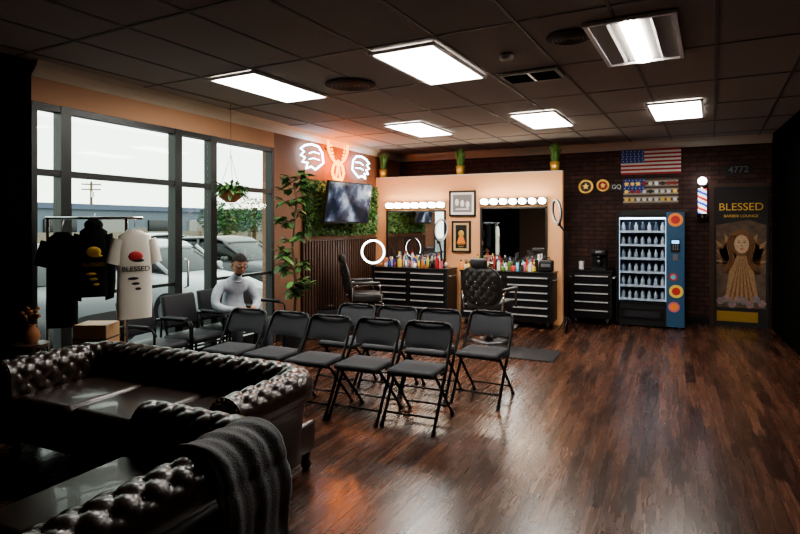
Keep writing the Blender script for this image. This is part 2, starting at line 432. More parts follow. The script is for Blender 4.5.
# ------------------------------------------------------------------ folding chairs (face -y)
b=B()
for s in(-1,1):
    b.tube([(s*.225,-.25,.012),(s*.225,.035,.44),(s*.222,.15,.60),(s*.215,.235,.76),(s*.19,.247,.795),(s*.14,.25,.805)],.0135,BLKM)
    b.tube([(s*.20,.28,.012),(s*.20,.24,.06),(s*.20,-.13,.425)],.0125,BLKM)
    b.cyl((s*.225,-.258,0),(s*.225,-.242,.03),.018,PLAS); b.cyl((s*.20,.283,0),(s*.20,.27,.03),.018,PLAS)
    b.box((s*.213,.04,.43),(.012,.16,.02),BLKM)
b.tube([(-.15,.25,.805),(.15,.25,.805)],.0125,BLKM)
b.tube([(-.225,-.185,.11),(.225,-.185,.11)],.009,BLKM); b.tube([(-.20,.20,.10),(.20,.20,.10)],.009,BLKM); b.tube([(-.2,-.115,.41),(.2,-.115,.41)],.009,BLKM)
b.rbox((0,-.03,.452),(.405,.40,.055),SEATF,.027,24,12)
for side in(0,1):
    P=[]
    for i in range(17):
        u=-1+2*i/16; row=[]
        for j in range(9):
            v=j/8; hw=.205-.02*abs(2*v-1)**3; z=.585+.205*v; yy=.155+.095*v+.028*(1-u*u)
            row.append(V((u*hw,yy+(-.014 if side else .014)*(1-abs(u)**4)*(1-abs(2*v-1)**4),z)))
        P.append(row)
    b.grid(P,SEATF)
fc=b.obj('folding_chair',(-1.84,4.27,0),.02); fc.scale=(.97,.955,.955)
for x,y,r in((-2.31,4.24,.0),(-2.78,4.21,.03),(-3.25,4.23,-.03),(-3.72,4.21,.04)): inst(fc,(x,y,0),r)
for x,y,r in((-1.54,5.08,-.05),(-2.02,5.0,0),(-2.48,5.0,.02),(-2.94,4.97,-.02)): inst(fc,(x,y,0),r)

b=B()
for s in(-1,1):
    b.tube([(s*.235,-.22,.0),(s*.235,-.22,.60),(s*.235,-.20,.635),(s*.235,.0,.65),(s*.235,.2,.645),(s*.235,.22,.62),(s*.235,.25,0)],.012,BLKM)
    b.rbox((s*.235,-.0,.662),(.045,.3,.025),PLAS,.012)
    b.tube([(s*.2,.16,.42),(s*.2,.22,.6),(s*.2,.27,.86)],.012,BLKM)
    b.tube([(s*.235,-.21,.4),(s*.2,.0,.4),(s*.235,.23,.4)],.011,BLKM)
b.tube([(-.235,-.21,.39),(.235,-.21,.39)],.011,BLKM); b.tube([(-.235,.23,.39),(.235,.23,.39)],.011,BLKM)
b.rbox((0,-.0,.44),(.44,.44,.075),PLAS,.035,24,12)
b.rbox((0,.225,.70),(.43,.06,.34),PLAS,.03,24,12,rot('X',-.2))
wc=b.obj('waiting_chair',(-4.46,3.95,0),pi/2+.08)
inst(wc,(-4.48,4.48,0),pi/2-.04); inst(wc,(-4.50,4.99,0),pi/2-.15); inst(wc,(-4.50,5.52,0),pi/2)

# ------------------------------------------------------------------ seated man
b=B(); base=V((-4.40,4.98,-.01)); fa=-.45
F=V((math.cos(fa),math.sin(fa),0)); Sd=V((-math.sin(fa),math.cos(fa),0))
def L(f,s,z):
    if z>.6: z=.6+(z-.6)*.84
    return base+F*f+Sd*s+V((0,0,z))
pts=[L(0,0,.60),L(-.03,0,.74),L(-.01,0,.90),L(.04,0,1.02),L(.085,0,1.12),L(.12,0,1.19),
 L(.02,-.16,1.00),L(.05,-.225,.88),L(.08,-.245,.77),L(.18,-.18,.715),L(.30,-.10,.725),
 L(.02,.16,1.00),L(.05,.225,.88),L(.08,.245,.77),L(.18,.18,.715),L(.30,.10,.725),
 L(.05,-.095,.565),L(.24,-.12,.565),L(.42,-.14,.55),L(.43,-.14,.33),L(.40,-.14,.11),
 L(.05,.095,.565),L(.24,.13,.565),L(.44,.17,.55),L(.49,.18,.33),L(.51,.18,.11)]
ed=[(0,1),(1,2),(2,3),(3,4),(4,5),(3,6),(6,7),(7,8),(8,9),(9,10),(3,11),(11,12),(12,13),(13,14),(14,15),(0,16),(16,17),(17,18),(18,19),(19,20),(0,21),(21,22),(22,23),(23,24),(24,25)]
rd=[.135,.125,.128,.09,.052,.048,.064,.056,.052,.046,.036,.064,.056,.052,.046,.036,.09,.085,.072,.058,.048,.09,.085,.072,.058,.048]
vs,fs=skin(pts,ed,rd,2)
def lab(i):
    if i==4: return SKIN
    if i<15: return SWEAT
    return PANTS
groups={}
for f in fs:
    c=sum((vs[i] for i in f),V())/len(f); best=None
    for k_,(p,q) in enumerate(ed):
        a=pts[p];d=pts[q]-a; t=max(0,min(1,(c-a).dot(d)/d.dot(d))); dd=(c-(a+d*t)).length/((rd[p]+rd[q])/2)
        if best is None or dd<best[0]: best=(dd,k_)
    groups.setdefault(lab(best[1]),[]).append(f)
o0=len(b.v); b.v+=[tuple(v) for v in vs]
for mt,fl in groups.items():
    kk=b.mi(mt)
    for f in fl: b.f.append([o0+i for i in f]); b.m.append(kk); b.sm.append(True)
b.tube([L(.07+.058*math.cos(t*pi/8),.062*math.sin(t*pi/8),1.075-.02*math.cos(t*pi/8)) for t in range(16)],.012,SWEAT,8,True)
for s,fx in((-.14,.40),(.18,.51)):
    b.loft([(L(fx-.07,s,.06),Sd*.035,V((0,0,.045))),(L(fx-.04,s,.075),Sd*.045,V((0,0,.062))),(L(fx+.04,s,.07),Sd*.048,V((0,0,.057))),(L(fx+.13,s,.05),Sd*.05,V((0,0,.037))),(L(fx+.2,s,.04),Sd*.035,V((0,0,.026)))],SHOE,16)
Rf=Matrix((F,Sd,V((0,0,1)))).transposed()
for s in(-1,1):
    b.sph(L(.365,s*.062,.722),(.052,.02,.034),SKIN,14,8,R=Rf)
    b.tube([L(.29,s*.10,.724),L(.345,s*.075,.723)],[.03,.027],SKIN)
    for i in range(4):
        f0=.345+.021*i; ln=[.9,1,.97,.8][i]
        v2,f2=skin([L(f0,s*.062,.712),L(f0+.006,s*.04,.700),L(f0+.006,s*(.04-.028*ln),.700),L(f0+.004,s*(.03-.034*ln),.712)],[(0,1),(1,2),(2,3)],[.0095,.009,.0085,.007],1)
        b.add(v2,f2,SKIN,True)
    v2,f2=skin([L(.345,s*.066,.735),L(.365,s*.052,.752),L(.39,s*.036,.757),L(.405,s*.024,.752)],[(0,1),(1,2),(2,3)],[.012,.011,.0095,.008],1)
    b.add(v2,f2,SKIN,True)
b.box(L(.39,0,.732),(.16,.078,.009),SCREEN,R=Rf@rot('Y',-.15))
HC=L(.15,0,1.285); Hm=Rf@rot('Z',-.05)@rot('Y',.30)
def hf(q,d):
    x,y,z=q
    if d.z<0: y*=1-.28*d.z*d.z; x*=1-.12*d.z*d.z; x+=.012*(-d.z)
    if d.x>.6: x-=.006*(d.x-.6)
    return V((x,y,z))
b.sph(HC,(.096,.076,.118),SKIN,28,20,R=Hm,fn=hf)
def hp(x,y,z): return HC+Hm@V((x,y,z))
b.sph(HC,(.105,.086,.128),HAIR,32,24,R=Hm,fn=hf,sel=lambda d:d.z>.50 or (d.x<-.1 and d.z>-.5) or (d.x<.25 and d.z>.2))
b.sph(HC,(.101,.080,.124),HAIR,32,24,R=Hm,fn=hf,sel=lambda d:d.z<-.66 and d.x>-.1)
b.loft([(hp(.088,0,.02),Hm@V((0,.008,0)),Hm@V((.006,0,0))),(hp(.105,0,-.012),Hm@V((0,.013,0)),Hm@V((.01,0,0))),(hp(.104,0,-.028),Hm@V((0,.017,0)),Hm@V((.013,0,.0))),(hp(.09,0,-.034),Hm@V((0,.012,0)),Hm@V((.008,0,0)))],SKIN,12)
for s in(-1,1):
    b.sph(hp(.082,s*.031,.012),.0125,WHT,12,8); b.sph(hp(.092,s*.031,.010),.0055,BLK,8,6)
    b.sph(hp(.088,s*.032,.035),(.006,.018,.004),HAIR,10,6,R=Hm)
    b.sph(hp(-.005,s*.078,-.005),(.018,.009,.030),SKIN,12,8,R=Hm)
    b.tube([hp(.103,s*.032+.023*math.cos(t*pi/8),.010+.018*math.sin(t*pi/8)) for t in range(16)],.0035,BLK,6,True)
    b.tube([hp(.101,s*.054,.014),hp(.0,s*.083,.015)],.003,BLK,6)
b.tube([hp(.106,-.01,.014),hp(.106,.01,.014)],.003,BLK,6)
b.sph(hp(.092,0,-.060),(.007,.024,.006),mat('lips',(.35,.12,.1),.5),12,6,R=Hm)
b.obj('seated_man')

# ------------------------------------------------------------------ garment rack, garments
b=B(); P0=V((-4.82,3.14,0)); P1=V((-4.25,3.46,0)); D_=(P1-P0).normalized(); Nn=V((D_.y,-D_.x,0))
for p in(P0,P1):
    b.cyl(p+V((0,0,.06)),p+V((0,0,1.66)),.013,CHR); b.tube([p-Nn*.1+V((0,0,.05)),p+Nn*.1+V((0,0,.05))],.013,CHR)
    for t in(-.1,.1): b.sph(p+Nn*t+V((0,0,.025)),.025,BLK,10,8)
b.tube([P0-D_*.02+V((0,0,1.66)),P1+D_*.14+V((0,0,1.66))],.013,CHR)
b.obj('clothes_rack')
def garment(name,c,ax,nr,m,w,ln,long=False,hood=False,txt=None,top=1.56):
    b=B(); c=V(c); ax=V(ax).normalized(); nr=V(nr).normalized(); Z=V((0,0,1))
    rg=[]
    for z,r,d in((top,.05,.022),(top-.02,w*.55,.028),(top-.055,w*.92,.032),(top-.2,w*.96,.038),(top-ln*.5,w*.97,.035),(top-ln*.8,w*1.0,.04),(top-ln,w*.98,.036)):
        rg.append((V((c.x,c.y,z)),ax*r,nr*d))
    b.loft(rg,m,32,e=.8)
    for s in(-1,1):
        p=c+ax*s*w*.82; q0=V((p.x,p.y,top-.085))
        if long: st=[(q0,.055),(q0+ax*s*.03-Z*.2,.05),(q0+ax*s*.035-Z*.42,.045),(q0+ax*s*.03-Z*.56,.036)]
        else: st=[(q0,.06),(q0+ax*s*.03-Z*.10,.06),(q0+ax*s*.05-Z*.21,.062)]
        b.loft([(p_,(ax+Z*s*.3).normalized()*r,nr*r*.42) for p_,r in st],m,16)
    if hood: b.sph(V((c.x,c.y,top+.0))-nr*.02,(.075,.075,.055),m,16,10)
    b.tube([V((c.x,c.y,top-.02)),V((c.x,c.y,top+.05)),V((c.x,c.y,top+.10))+ax*.012],.004,STEEL,6)
    if txt:
        R3=Matrix((ax,Z,nr)).transposed()
        M=Matrix.Translation(c*1+nr*.042+V((0,0,top-.34-c.z)))@R3.to_4x4()
        b.text(txt[0],txt[1],txt[2],M)
        RR=Matrix((ax,nr,Z)).transposed()
        b.sph(M@V((0,.11,-.004)),(.06,.008,.045),txt[3],14,6,R=RR); b.sph(M@V((.02,.075,-.003)),(.05,.006,.014),txt[2],14,6,R=RR)
        for q in range(3): b.sph(M@V((-.02+.02*q,-.08-.045*q,-.004)),(.045-.01*q,.005,.012),txt[2],12,6,R=RR)
    return b.obj(name)
va=V((.42,.91,0)); vn=V((.91,-.42,0))
garment('white_t_shirt',(P1+D_*.07+vn*.0),va,vn,WHITE,.145,.77,txt=('BLESSED',.062,BLK,RED))
garment('black_hoodie',(P0+D_*.38),V((.60,.80,0)),V((.80,-.60,0)),BCLOTH,.115,.62,True,True,txt=('BLESSED',.045,GOLDP,GOLDP),top=1.60)
garment('black_t_shirt',(P0+D_*.12),V((.60,.80,0)),V((.80,-.60,0)),BCLOTH,.12,.82,top=1.54)
b=B(); b.box((0,0,.38),(.28,.24,.76),WOODB)
for z in(.12,.38,.64): b.box((0,0,z),(.292,.252,.012),DKWOOD)
b.obj('wooden_pedestal',(-4.44,3.32,0),.46,.006)
b=B(); b.lathe((0,0,.62),[(.13,0),(.13,.025)],DKWOOD,24)
for a in range(3): b.tube([(.1*math.cos(a*2.1),.1*math.sin(a*2.1),.62),(.12*math.cos(a*2.1),.12*math.sin(a*2.1),0)],.014,DKWOOD)
b.obj('side_table',(-4.66,2.90,0))
b=B(); b.lathe((0,0,0),[(.045,0),(.065,.05),(.055,.10),(.035,.13),(.04,.15)],TERR,20)
for i in range(22):
    a=random.random()*6.28; t=random.random()*.08; e=V((math.cos(a)*t,math.sin(a)*t,.2+random.random()*.08)); b.tube([(0,0,.12),e],.003,TRUNK,5); b.sph(e,.016,TERR if i%3 else WOODB,8,6)
b.obj('vase_of_flowers',(-4.66,2.90,.646))

# ------------------------------------------------------------------ left wall
b=B(); y=7.0
while y<9.28: b.box((XL+.032,y,.74),(.03,.04,1.24),DKWOOD); y+=.075
b.box((XL+.010,8.14,.74),(.012,2.34,1.24),BLK); b.box((XL+.03,8.14,1.37),(.05,2.34,.03),DKWOOD)
b.obj('wood_slat_panel')
b=B(); b.box((XL+.022,8.17,1.86),(.03,2.3,.86),HEDGE)
for i in range(4600):
    y=random.uniform(7.03,9.27); z=random.uniform(1.45,2.26); d=V((random.uniform(.2,1),random.uniform(-1,1),random.uniform(-1,1)))
    b.leaf((XL+.037+random.random()*.03,y,z),d,(1,random.uniform(-.5,.5),.3),random.uniform(.04,.07),.03,GREEN if random.random()<.5 else GREEN2)
b.obj('artificial_hedge_panel')
b=B(); Rt=rot('Z',-.12)@rot('Y',.16)
b.box((0,0,0),(.045,1.12,.65),BLK,Rt); b.box(Rt@V((.024,0,.006)),(.006,1.08,.60),tvmat(),Rt)
b.box((-.13,0,0),(.2,.12,.12),BLKM); b.box((-.205,0,0),(.02,.3,.3),BLKM)
b.obj('television',(XL+.36,7.75,1.95),0,.004)
b=B()
def nz(pts,m,r=.011,closed=False): b.tube([(XL+.06,p[0],p[1]) for p in pts],r,m,8,closed)
for s,c in((-1,(7.22,2.62)),(1,(8.66,2.60))):
    f=lambda L_:[(c[0]+s*x*1.1,c[1]+z*1.2) for x,z in L_]
    nz(f([(-.25,-.05),(-.22,.08),(-.12,.15),(.05,.16),(.2,.13),(.3,.08),(.22,.05),(.3,0),(.2,-.02),(.26,-.08),(.14,-.08),(.17,-.15),(.05,-.12),(-.05,-.15),(-.15,-.1)]),NEONW,.014,True)
    for k_ in range(2): nz(f([(-.15,.06-.08*k_),(0,.07-.08*k_),(.1,.04-.07*k_)]),NEONW,.008)
Y0=7.93
for s in(-1,1): nz([(Y0+s*.30,2.93),(Y0+s*.29,2.80),(Y0+s*.2,2.68),(Y0+s*.08,2.60),(Y0,2.56)],NEONO,.02)
nz([(Y0,2.64),(Y0+.13,2.56),(Y0+.18,2.45),(Y0+.12,2.34),(Y0-.12,2.34),(Y0-.18,2.45),(Y0-.13,2.56)],NEONO,.02,True)
nz([(Y0-.07,2.34),(Y0-.03,2.48),(Y0,2.57),(Y0+.03,2.48),(Y0+.07,2.34)],NEONO,.014)
for q in range(4):
    for s in(-1,1): b.sph((XL+.06,Y0+s*(.21-.02*q),2.86-.055*q),.018,NEONO,8,6)
for y,z in((7.22,2.62),(8.66,2.60),(7.93,2.45),(7.64,2.80),(8.22,2.80)): b.cyl((XL+.004,y,z),(XL+.06,y,z),.01,BLK)
ns_=b.obj('neon_wings_sign')
for i,(y,e) in enumerate(((7.65,7),(8.2,7))):  # added point lamps, boosting the orange glow on the wall around the tubes
    ld=bpy.data.lights.new('added_neon_glow','POINT'); ld.color=(1,.22,.03); ld.energy=e; ld.shadow_soft_size=.06
    lo=bpy.data.objects.new('added_neon_glow_%d'%(i+1),ld); sc.collection.objects.link(lo); lo.parent=ns_; lo.location=(XL+.22,y,2.62)

# ------------------------------------------------------------------ plants
b=B(); b.lathe((0,0,0),[(.14,0),(.16,.15),(.18,.32),(.165,.33),(.16,.28)],BLK,24)
b.lathe((0,0,.27),[(.155,0),(.155,.02)],TRUNK,20)
tr=[V((0,0,.28)),V((.02,.02,.8)),V((-.02,.0,1.3)),V((.03,.02,1.9)),V((.0,0,2.15))]
b.tube(tr,[.022,.02,.017,.014,.01],TRUNK)
for i in range(42):
    z=random.uniform(.75,2.2); a=random.random()*6.28; r=random.uniform(.10,.24)
    p0=V((0,0,z)); p1=p0+V((math.cos(a)*r,math.sin(a)*r,random.uniform(-.02,.14))); b.tube([p0,p1],.006,TRUNK,6)
    for j in range(8):
        q=p0.lerp(p1,.3+.7*random.random()); aa=a+random.uniform(-1.5,1.5); d=V((math.cos(aa),math.sin(aa),random.uniform(-.7,.5)))
        b.leaf(q,d,(0,0,1),random.uniform(.11,.17),random.uniform(.06,.09),GREEN if random.random()<.5 else GREEN2)
b.obj('fiddle_leaf_fig',(-4.34,6.03,0))
b=B(); b.lathe((0,0,0),[(.05,0),(.12,.05),(.14,.13),(.13,.13)],TERR,20)
for a in range(3): b.tube([(.13*math.cos(a*2.1),.13*math.sin(a*2.1),.13),(0,0,.55)],.003,TRUNK,5)
b.tube([(0,0,.55),(0,0,1.13)],.003,TRUNK,5)
for i in range(190):
    a=random.random()*6.28; rr=random.uniform(.02,.14); d=V((math.cos(a),math.sin(a),random.uniform(-1.1,.8)))
    b.leaf((rr*math.cos(a),rr*math.sin(a),.13+random.uniform(-.03,.08)),d,(0,0,1),random.uniform(.07,.13),.045,GREEN2 if i%2 else GREEN)
b.obj('hanging_plant',(-4.55,5.1,1.86))
b=B(); b.lathe((0,0,0),[(.05,0),(.065,.02),(.08,.15),(.072,.15)],GOLD,20)
for i in range(170):
    a=random.random()*6.28; r=random.random()*.06; ln=random.uniform(.24,.38); le=random.uniform(.0,.11)
    p=V((r*math.cos(a),r*math.sin(a),.13)); q=p+V((math.cos(a)*le,math.sin(a)*le,ln-.02))
    sd=V((-math.sin(a),math.cos(a),0))*.006; m_=p.lerp(q,.6)-V((math.cos(a),math.sin(a),0))*le*.3
    b.add([p-sd,p+sd,m_+sd,m_-sd,q],[(0,1,2,3),(3,2,4)],GRASSM if i%3 else GREEN2)
gp=b.obj('potted_grass',(-3.27,9.41,2.474)); inst(gp,(-1.66,9.41,2.474),1); inst(gp,(-4.77,9.41,2.474),2)

# ------------------------------------------------------------------ stations
def chest(w,h,d,cols,rows):
    b=B(); b.box((0,0,.1+(h-.1)/2-.01),(w,d,h-.12),BLK); b.box((0,0,h-.012),(w+.03,d+.03,.025),BLKM)
    cw=(w-.03)/cols; rh=(h-.18)/rows
    for c in range(cols):
        for r in range(rows):
            x=-w/2+.015+cw*(c+.5); z=.12+rh*(r+.5)
            b.box((x,-d/2-.008,z),(cw-.014,.016,rh-.014),BLKM); b.box((x,-d/2-.026,z+rh*.28),(cw*.86,.022,.018),HAND)
    for sx in(-1,1):
        for sy in(-1,1):
            b.cyl((sx*(w/2-.07)-.015,sy*(d/2-.07),.045),(sx*(w/2-.07)+.015,sy*(d/2-.07),.045),.045,BLK)
            b.box((sx*(w/2-.07),sy*(d/2-.07),.085),(.05,.05,.03),STEEL)
        b.tube([(sx*w/2,-.15,h-.12),(sx*(w/2+.03),-.15,h-.12),(sx*(w/2+.03),.15,h-.12),(sx*w/2,.15,h-.12)],.008,STEEL)
    return b
chest(1.40,.87,.46,2,6).obj('tool_chest',(-4.0,9.07,0),0,.003)
chest(1.46,.87,.46,2,6).obj('tool_chest',(-2.33,9.05,0),0,.003)
chest(.62,.87,.5,1,5).obj('tool_cabinet',(-1.12,9.85,0),0,.003)
def mirror(xc,w,z0,z1):
    b=B(); h=z1-z0; zc=(z0+z1)/2
    b.box((0,0,0),(w,.02,h),BLK)
    b.box((0,-.012,0),(w-.06,.006,h-.06),MIRR)
    for s in(-1,1): b.box((s*(w/2-.015),-.015,0),(.03,.02,h),BLK); b.box((0,-.015,s*(h/2-.015)),(w,.02,.03),BLK)
    b.obj('station_mirror',(xc,9.325,zc))
    b=B(); b.box((0,0,0),(w,.06,.11),CHR); n=7
    for i in range(n):
        x=-w/2+w*(i+.5)/n; b.cyl((x,-.03,0),(x,-.055,0),.022,WPL); b.sph((x,-.09,0),.047,BULB,16,10)
    b.obj('vanity_light_bar',(xc,9.305,z1+.09))
mirror(-4.08,1.15,.92,1.86); mirror(-2.32,1.12,.92,1.90)
cols=[WHT,RED,BLUE,YEL,CYAN,BLK,ORG,GRASSM,WPL,STEEL,PINK,TERR,WHT,BLK,BLK]
def supplies(w,n,x0=None):
    b=B()
    for i in range(n):
        x=random.uniform(-w/2,w/2) if x0 is None else random.uniform(x0,w/2); y=random.uniform(-.17,.15); h=random.uniform(.08,.27); r=random.uniform(.02,.038); m_=random.choice(cols)
        if any(math.hypot(x-q[0],y-q[1])<.062 for q in sup): continue
        sup.append((x,y)); t=random.random()
        if t<.7:
            b.lathe((x,y,0),[(r*.95,0),(r,.01),(r,h*.65),(r*.45,h*.78),(r*.4,h*.85)],m_,14); b.lathe((x,y,h*.84),[(r*.5,0),(r*.5,h*.16)],random.choice(cols),12)
        elif t<.85: b.box((x,y,h*.35),(.05,.04,h*.7),m_)
        else:
            b.lathe((x,y,0),[(r*1.2,0),(r*1.25,h*.5),(r*1.1,h*.5)],m_,14)
            for q in range(4): b.tube([(x,y,h*.3),(x+random.uniform(-.03,.03),y+random.uniform(-.03,.03),h*1.1)],.004,BLK,6)
    return b
sup=[(.53,-.09)]; supplies(1.2,60).obj('barber_supplies',(-4.0,9.07,.873))
sup=[]; supplies(1.1,85,-.68).obj('barber_supplies',(-2.40,9.05,.873))
b=B(); b.rbox((0,0,.09),(.22,.14,.18),BLK,.03); b.tube([(-.06,0,.18),(-.05,0,.22),(.05,0,.22),(.06,0,.18)],.008,BLK); b.box((0,-.072,.1),(.14,.004,.05),STEEL)
b.obj('clipper_case',(-1.72,9.02,.873))
def frame(nm,x,z,w,h,kind,yy):
    b=B(); b.box((0,0,0),(w,.02,h),BLK); b.box((0,-.011,0),(w-.06,.004,h-.06),WHT if kind==0 else mat('poster_paper',(.55,.4,.2),.8))
    for s in(-1,1): b.box((s*(w/2-.015),-.013,0),(.03,.02,h),BLK); b.box((0,-.013,s*(h/2-.015)),(w,.02,.03),BLK)
    b.box((0,-.014,0),(w-.14,.003,h-.14),GREYC if kind==0 else BLK)
    if kind==0:
        for q in range(3): b.sph((-w*.2+w*.2*q,-.017,.02-.02*q),(.035,.004,.06),WHT,12,8); 
        b.box((0,-.017,-h*.22),(w*.5,.003,.02),WHT)
    else:
        b.sph((0,-.017,.05),(.05,.004,.06),GOLD,14,8); b.prism([(-.08,-.016,-.12),(.08,-.016,-.12),(.04,-.016,0),(-.04,-.016,0)],(0,-.003,0),ORG)
        for q in range(3): b.box((0,-.018,-.14-.03*q),(.12-.02*q,.003,.008),GOLD)
    b.obj(nm,(x,yy,z))
frame('framed_photo',-3.20,1.97,.48,.44,0,9.327); frame('framed_poster',-3.22,1.40,.34,.54,1,9.327)
def ring(nm,loc,zc,r,rx,rzz,stand,off=0,em=None):
    b=B(); Rr=rot('Z',rzz)@rot('X',rx); c=V((off,0,zc))
    b.tube([c+Rr@V((r*math.cos(t*pi/20),0,r*math.sin(t*pi/20))) for t in range(40)],.018,BLK,8,True)
    b.tube([c+Rr@V((r*math.cos(t*pi/20),-.012,r*math.sin(t*pi/20))) for t in range(40)],.015,em,8,True)
    bt=c+Rr@V((0,0,-r)); b.tube([bt,bt+V((-off*.3,.0,-.06)),(0,.03,zc-r-.16),(0,.03,.02)],.015,BLKM)
    if stand:
        for a in range(3): b.tube([(0,.03,.25),(.16*math.cos(a*2.1+.5),.03+.13*math.sin(a*2.1+.5),.012)],.009,BLKM)
    else: b.box((0,.03,.015),(.1,.1,.03),BLK)
    b.box(c+Rr@V((0,.02,-r-.02)),(.05,.04,.06),BLK); b.obj(nm,loc)
ring('ring_light',(-4.50,8.5,0),1.15,.19,0,.3,True,0,RINGL)
ring('ring_light',(-3.47,8.98,.873),.64,.18,.1,1.35,False,0,RINGD)
ring('ring_light',(-1.36,8.68,0),1.80,.17,.1,-1.05,True,-.14,RINGD)

def barber():
    b=B(); b.lathe((0,0,0),[(.30,0),(.30,.02),(.22,.04),(.07,.06),(.06,.3),(.05,.3),(.05,.42)],DCHR,32)
    b.box((0,0,.43),(.34,.4,.03),BLKM); b.rbox((0,.03,.50),(.52,.50,.13),CHLEA,.05,24,12)
    Rb=rot('X',.18)
    for side in(-1,1):
        P=[]
        for i in range(41):
            u=-1+2*i/40; row=[]
            for j in range(41):
                v=-1+2*j/40
                k_=(abs(u)**3+abs(v)**3)**(1/3); mx=max(abs(u),abs(v)); s_=mx/k_ if k_>0 else 1
                x=u*s_*.285; z=v*s_*.27
                a=x/.13+z/.15; c=x/.13-z/.15; h=(abs(math.sin(pi*a))*abs(math.sin(pi*c)))**.5
                edge=(1-mx**6); y=side*(.026+.026*h)*edge
                row.append(Rb@V((x,y-.02*(1-u*u),z))+V((0,-.25,.77)))
            P.append(row)
        b.grid(P,CHLEA)
    for i in range(-4,5):
        for j in range(-3,4):
            x=i*.065;z=j*.075
            if (i+j)%2==0 and abs(x/.25)**3+abs(z/.24)**3<.9: b.sph(Rb@V((x,-.046,z))+V((0,-.25,.77)),.009,CHR,8,5)
    b.tube([Rb@V((math.copysign(abs(math.cos(t*pi/16))**.67,math.cos(t*pi/16))*.285,-.0,math.copysign(abs(math.sin(t*pi/16))**.67,math.sin(t*pi/16))*.27))+V((0,-.25,.77)) for t in range(32)],.014,CHLEA,8,True)
    b.rbox((0,-.33,1.09),(.24,.09,.13),CHLEA,.04,20,10); b.tube([(0,-.3,.97),(0,-.33,1.08)],.014,CHR)
    for s in(-1,1):
        b.tube([(s*.28,-.22,.45),(s*.31,-.2,.68),(s*.31,.0,.71),(s*.31,.2,.69),(s*.29,.24,.46)],.016,CHR)
        b.rbox((s*.31,.0,.725),(.075,.42,.045),CHLEA,.022,20,10)
        b.tube([(s*.13,.25,.42),(s*.13,.45,.22),(s*.13,.52,.13)],.012,CHR)
    b.box((0,.53,.12),(.38,.14,.02),DCHR,rot('X',.3)); b.tube([(.2,-.1,.36),(.34,-.2,.34)],.009,CHR)
    b.sph((.34,-.2,.34),.018,BLK,8,6)
    return b
bc=barber().obj('barber_chair',(-2.25,7.7,0),-.15); inst(bc,(-4.28,7.75,0),-.9)
b=B(); b.rbox((0,0,.008),(.9,.6,.016),PLAS,.008); b.obj('anti_fatigue_mat',(-1.66,7.05,0))
b=B(); b.rbox((0,0,.19),(.42,.3,.38),BCLOTH,.1,20,12); b.rbox((0,-.15,.15),(.28,.08,.2),BCLOTH,.04); b.tube([(-.08,0,.36),(-.06,0,.44),(.06,0,.44),(.08,0,.36)],.012,BLK)
for s in(-1,1): b.tube([(s*.1,.14,.33),(s*.12,.2,.2),(s*.11,.15,.06)],.015,BLK)
b.obj('backpack',(-4.4,6.95,0),.8)

b=B(); b.rbox((0,.08,.16),(.24,.16,.32),BLK,.03); b.rbox((0,-.03,.28),(.24,.22,.1),BLK,.03); b.box((0,-.04,.02),(.22,.22,.04),BLK); b.cyl((0,-.06,.23),(0,-.06,.2),.03,STEEL)
b.lathe((0,-.06,.042),[(.035,0),(.05,.05),(.045,.11),(.035,.12)],SCREEN,16); b.box((0,-.142,.29),(.1,.004,.03),STEEL)
b.obj('coffee_maker',(-1.02,9.82,.873))
b=B(); b.lathe((0,0,0),[(.04,0),(.045,.1),(.05,.13)],WPL,16); b.obj('paper_cups',(-1.3,9.8,.873))

# ------------------------------------------------------------------ vending machine
b=B(); w,h,d=.98,1.83,.64
b.box((-w/2+.02,0,h/2+.02),(.04,d,h-.04),BLK); b.box((w/2-.13,0,h/2+.02),(.26,d,h-.04),BLK)
b.box((-.11,d/2-.02,h/2+.02),(.72,.04,h-.04),BLK); b.box((-.11,0,h-.05),(.72,d,.1),BLK); b.box((-.11,0,.2),(.72,d,.36),BLK)
VIN=mat('vending_interior',(.14,.17,.22),.6); b.box((-.11,d/2-.045,1.08),(.7,.01,1.4),VIN)
b.box((-.11,-d/2+.06,1.705),(.66,.03,.02),mat('vending_led',(1,1,1),.5,emit=(.75,.87,1),es=5))
for s in(-1,1): b.box((-.11+s*.335,-d/2+.03,1.06),(.01,.01,1.3),mat('vending_led_side',(1,1,1),.5,emit=(.7,.85,1),es=.45))
PB=[mat('pack_silver',(.55,.58,.62),.4),mat('pack_white',(.7,.7,.68),.5),mat('pack_clear_blue',(.45,.5,.55),.2),mat('pack_dark',(.1,.1,.12),.4)]
for r in range(6):
    z=.42+.215*r; b.box((-.11,.02,z),(.68,.5,.012),STEEL); b.box((-.11,-.235,z),(.68,.01,.035),WPL)
    for c in range(7):
        x=-.11-.29+.0967*c; m_=PB[(r+c)%3] if r<5 else PB[3 if c%2 else 1]
        for q in range(2):
            yy=-.16+q*.14; b.lathe((x,yy,z+.007),[(.026,0),(.028,.02),(.028,.085),(.012,.11),(.011,.13)],m_,12)
            b.lathe((x,yy,z+.135),[(.012,0),(.012,.010)],WHT if r%2 else BLUE,10)
b.box((-.11,-d/2+.01,1.06),(.68,.006,1.36),VGLASS)
for s in(-1,1): b.box((-.11+s*.35,-d/2+.005,1.06),(.02,.02,1.38),BLKM)
for z in(.37,1.75): b.box((-.11,-d/2+.005,z),(.72,.02,.02),BLKM)
b.box((-.11,-d/2-.004,.2),(.62,.012,.16),BLKM); b.box((-.11,-d/2-.012,.2),(.5,.008,.1),PLAS)
px=w/2-.13; b.box((px,-d/2-.004,h/2),(.25,.008,h-.06),mat('vending_wrap_blue',(.03,.085,.16),.4))
def disc(z,x,r,m1,m2):
    c=V((px+x,-d/2-.008,z)); b.cyl(c,c-V((0,.003,0)),r,m1,n=24); b.cyl(c-V((0,.003,0)),c-V((0,.005,0)),r*.6,m2,n=20)
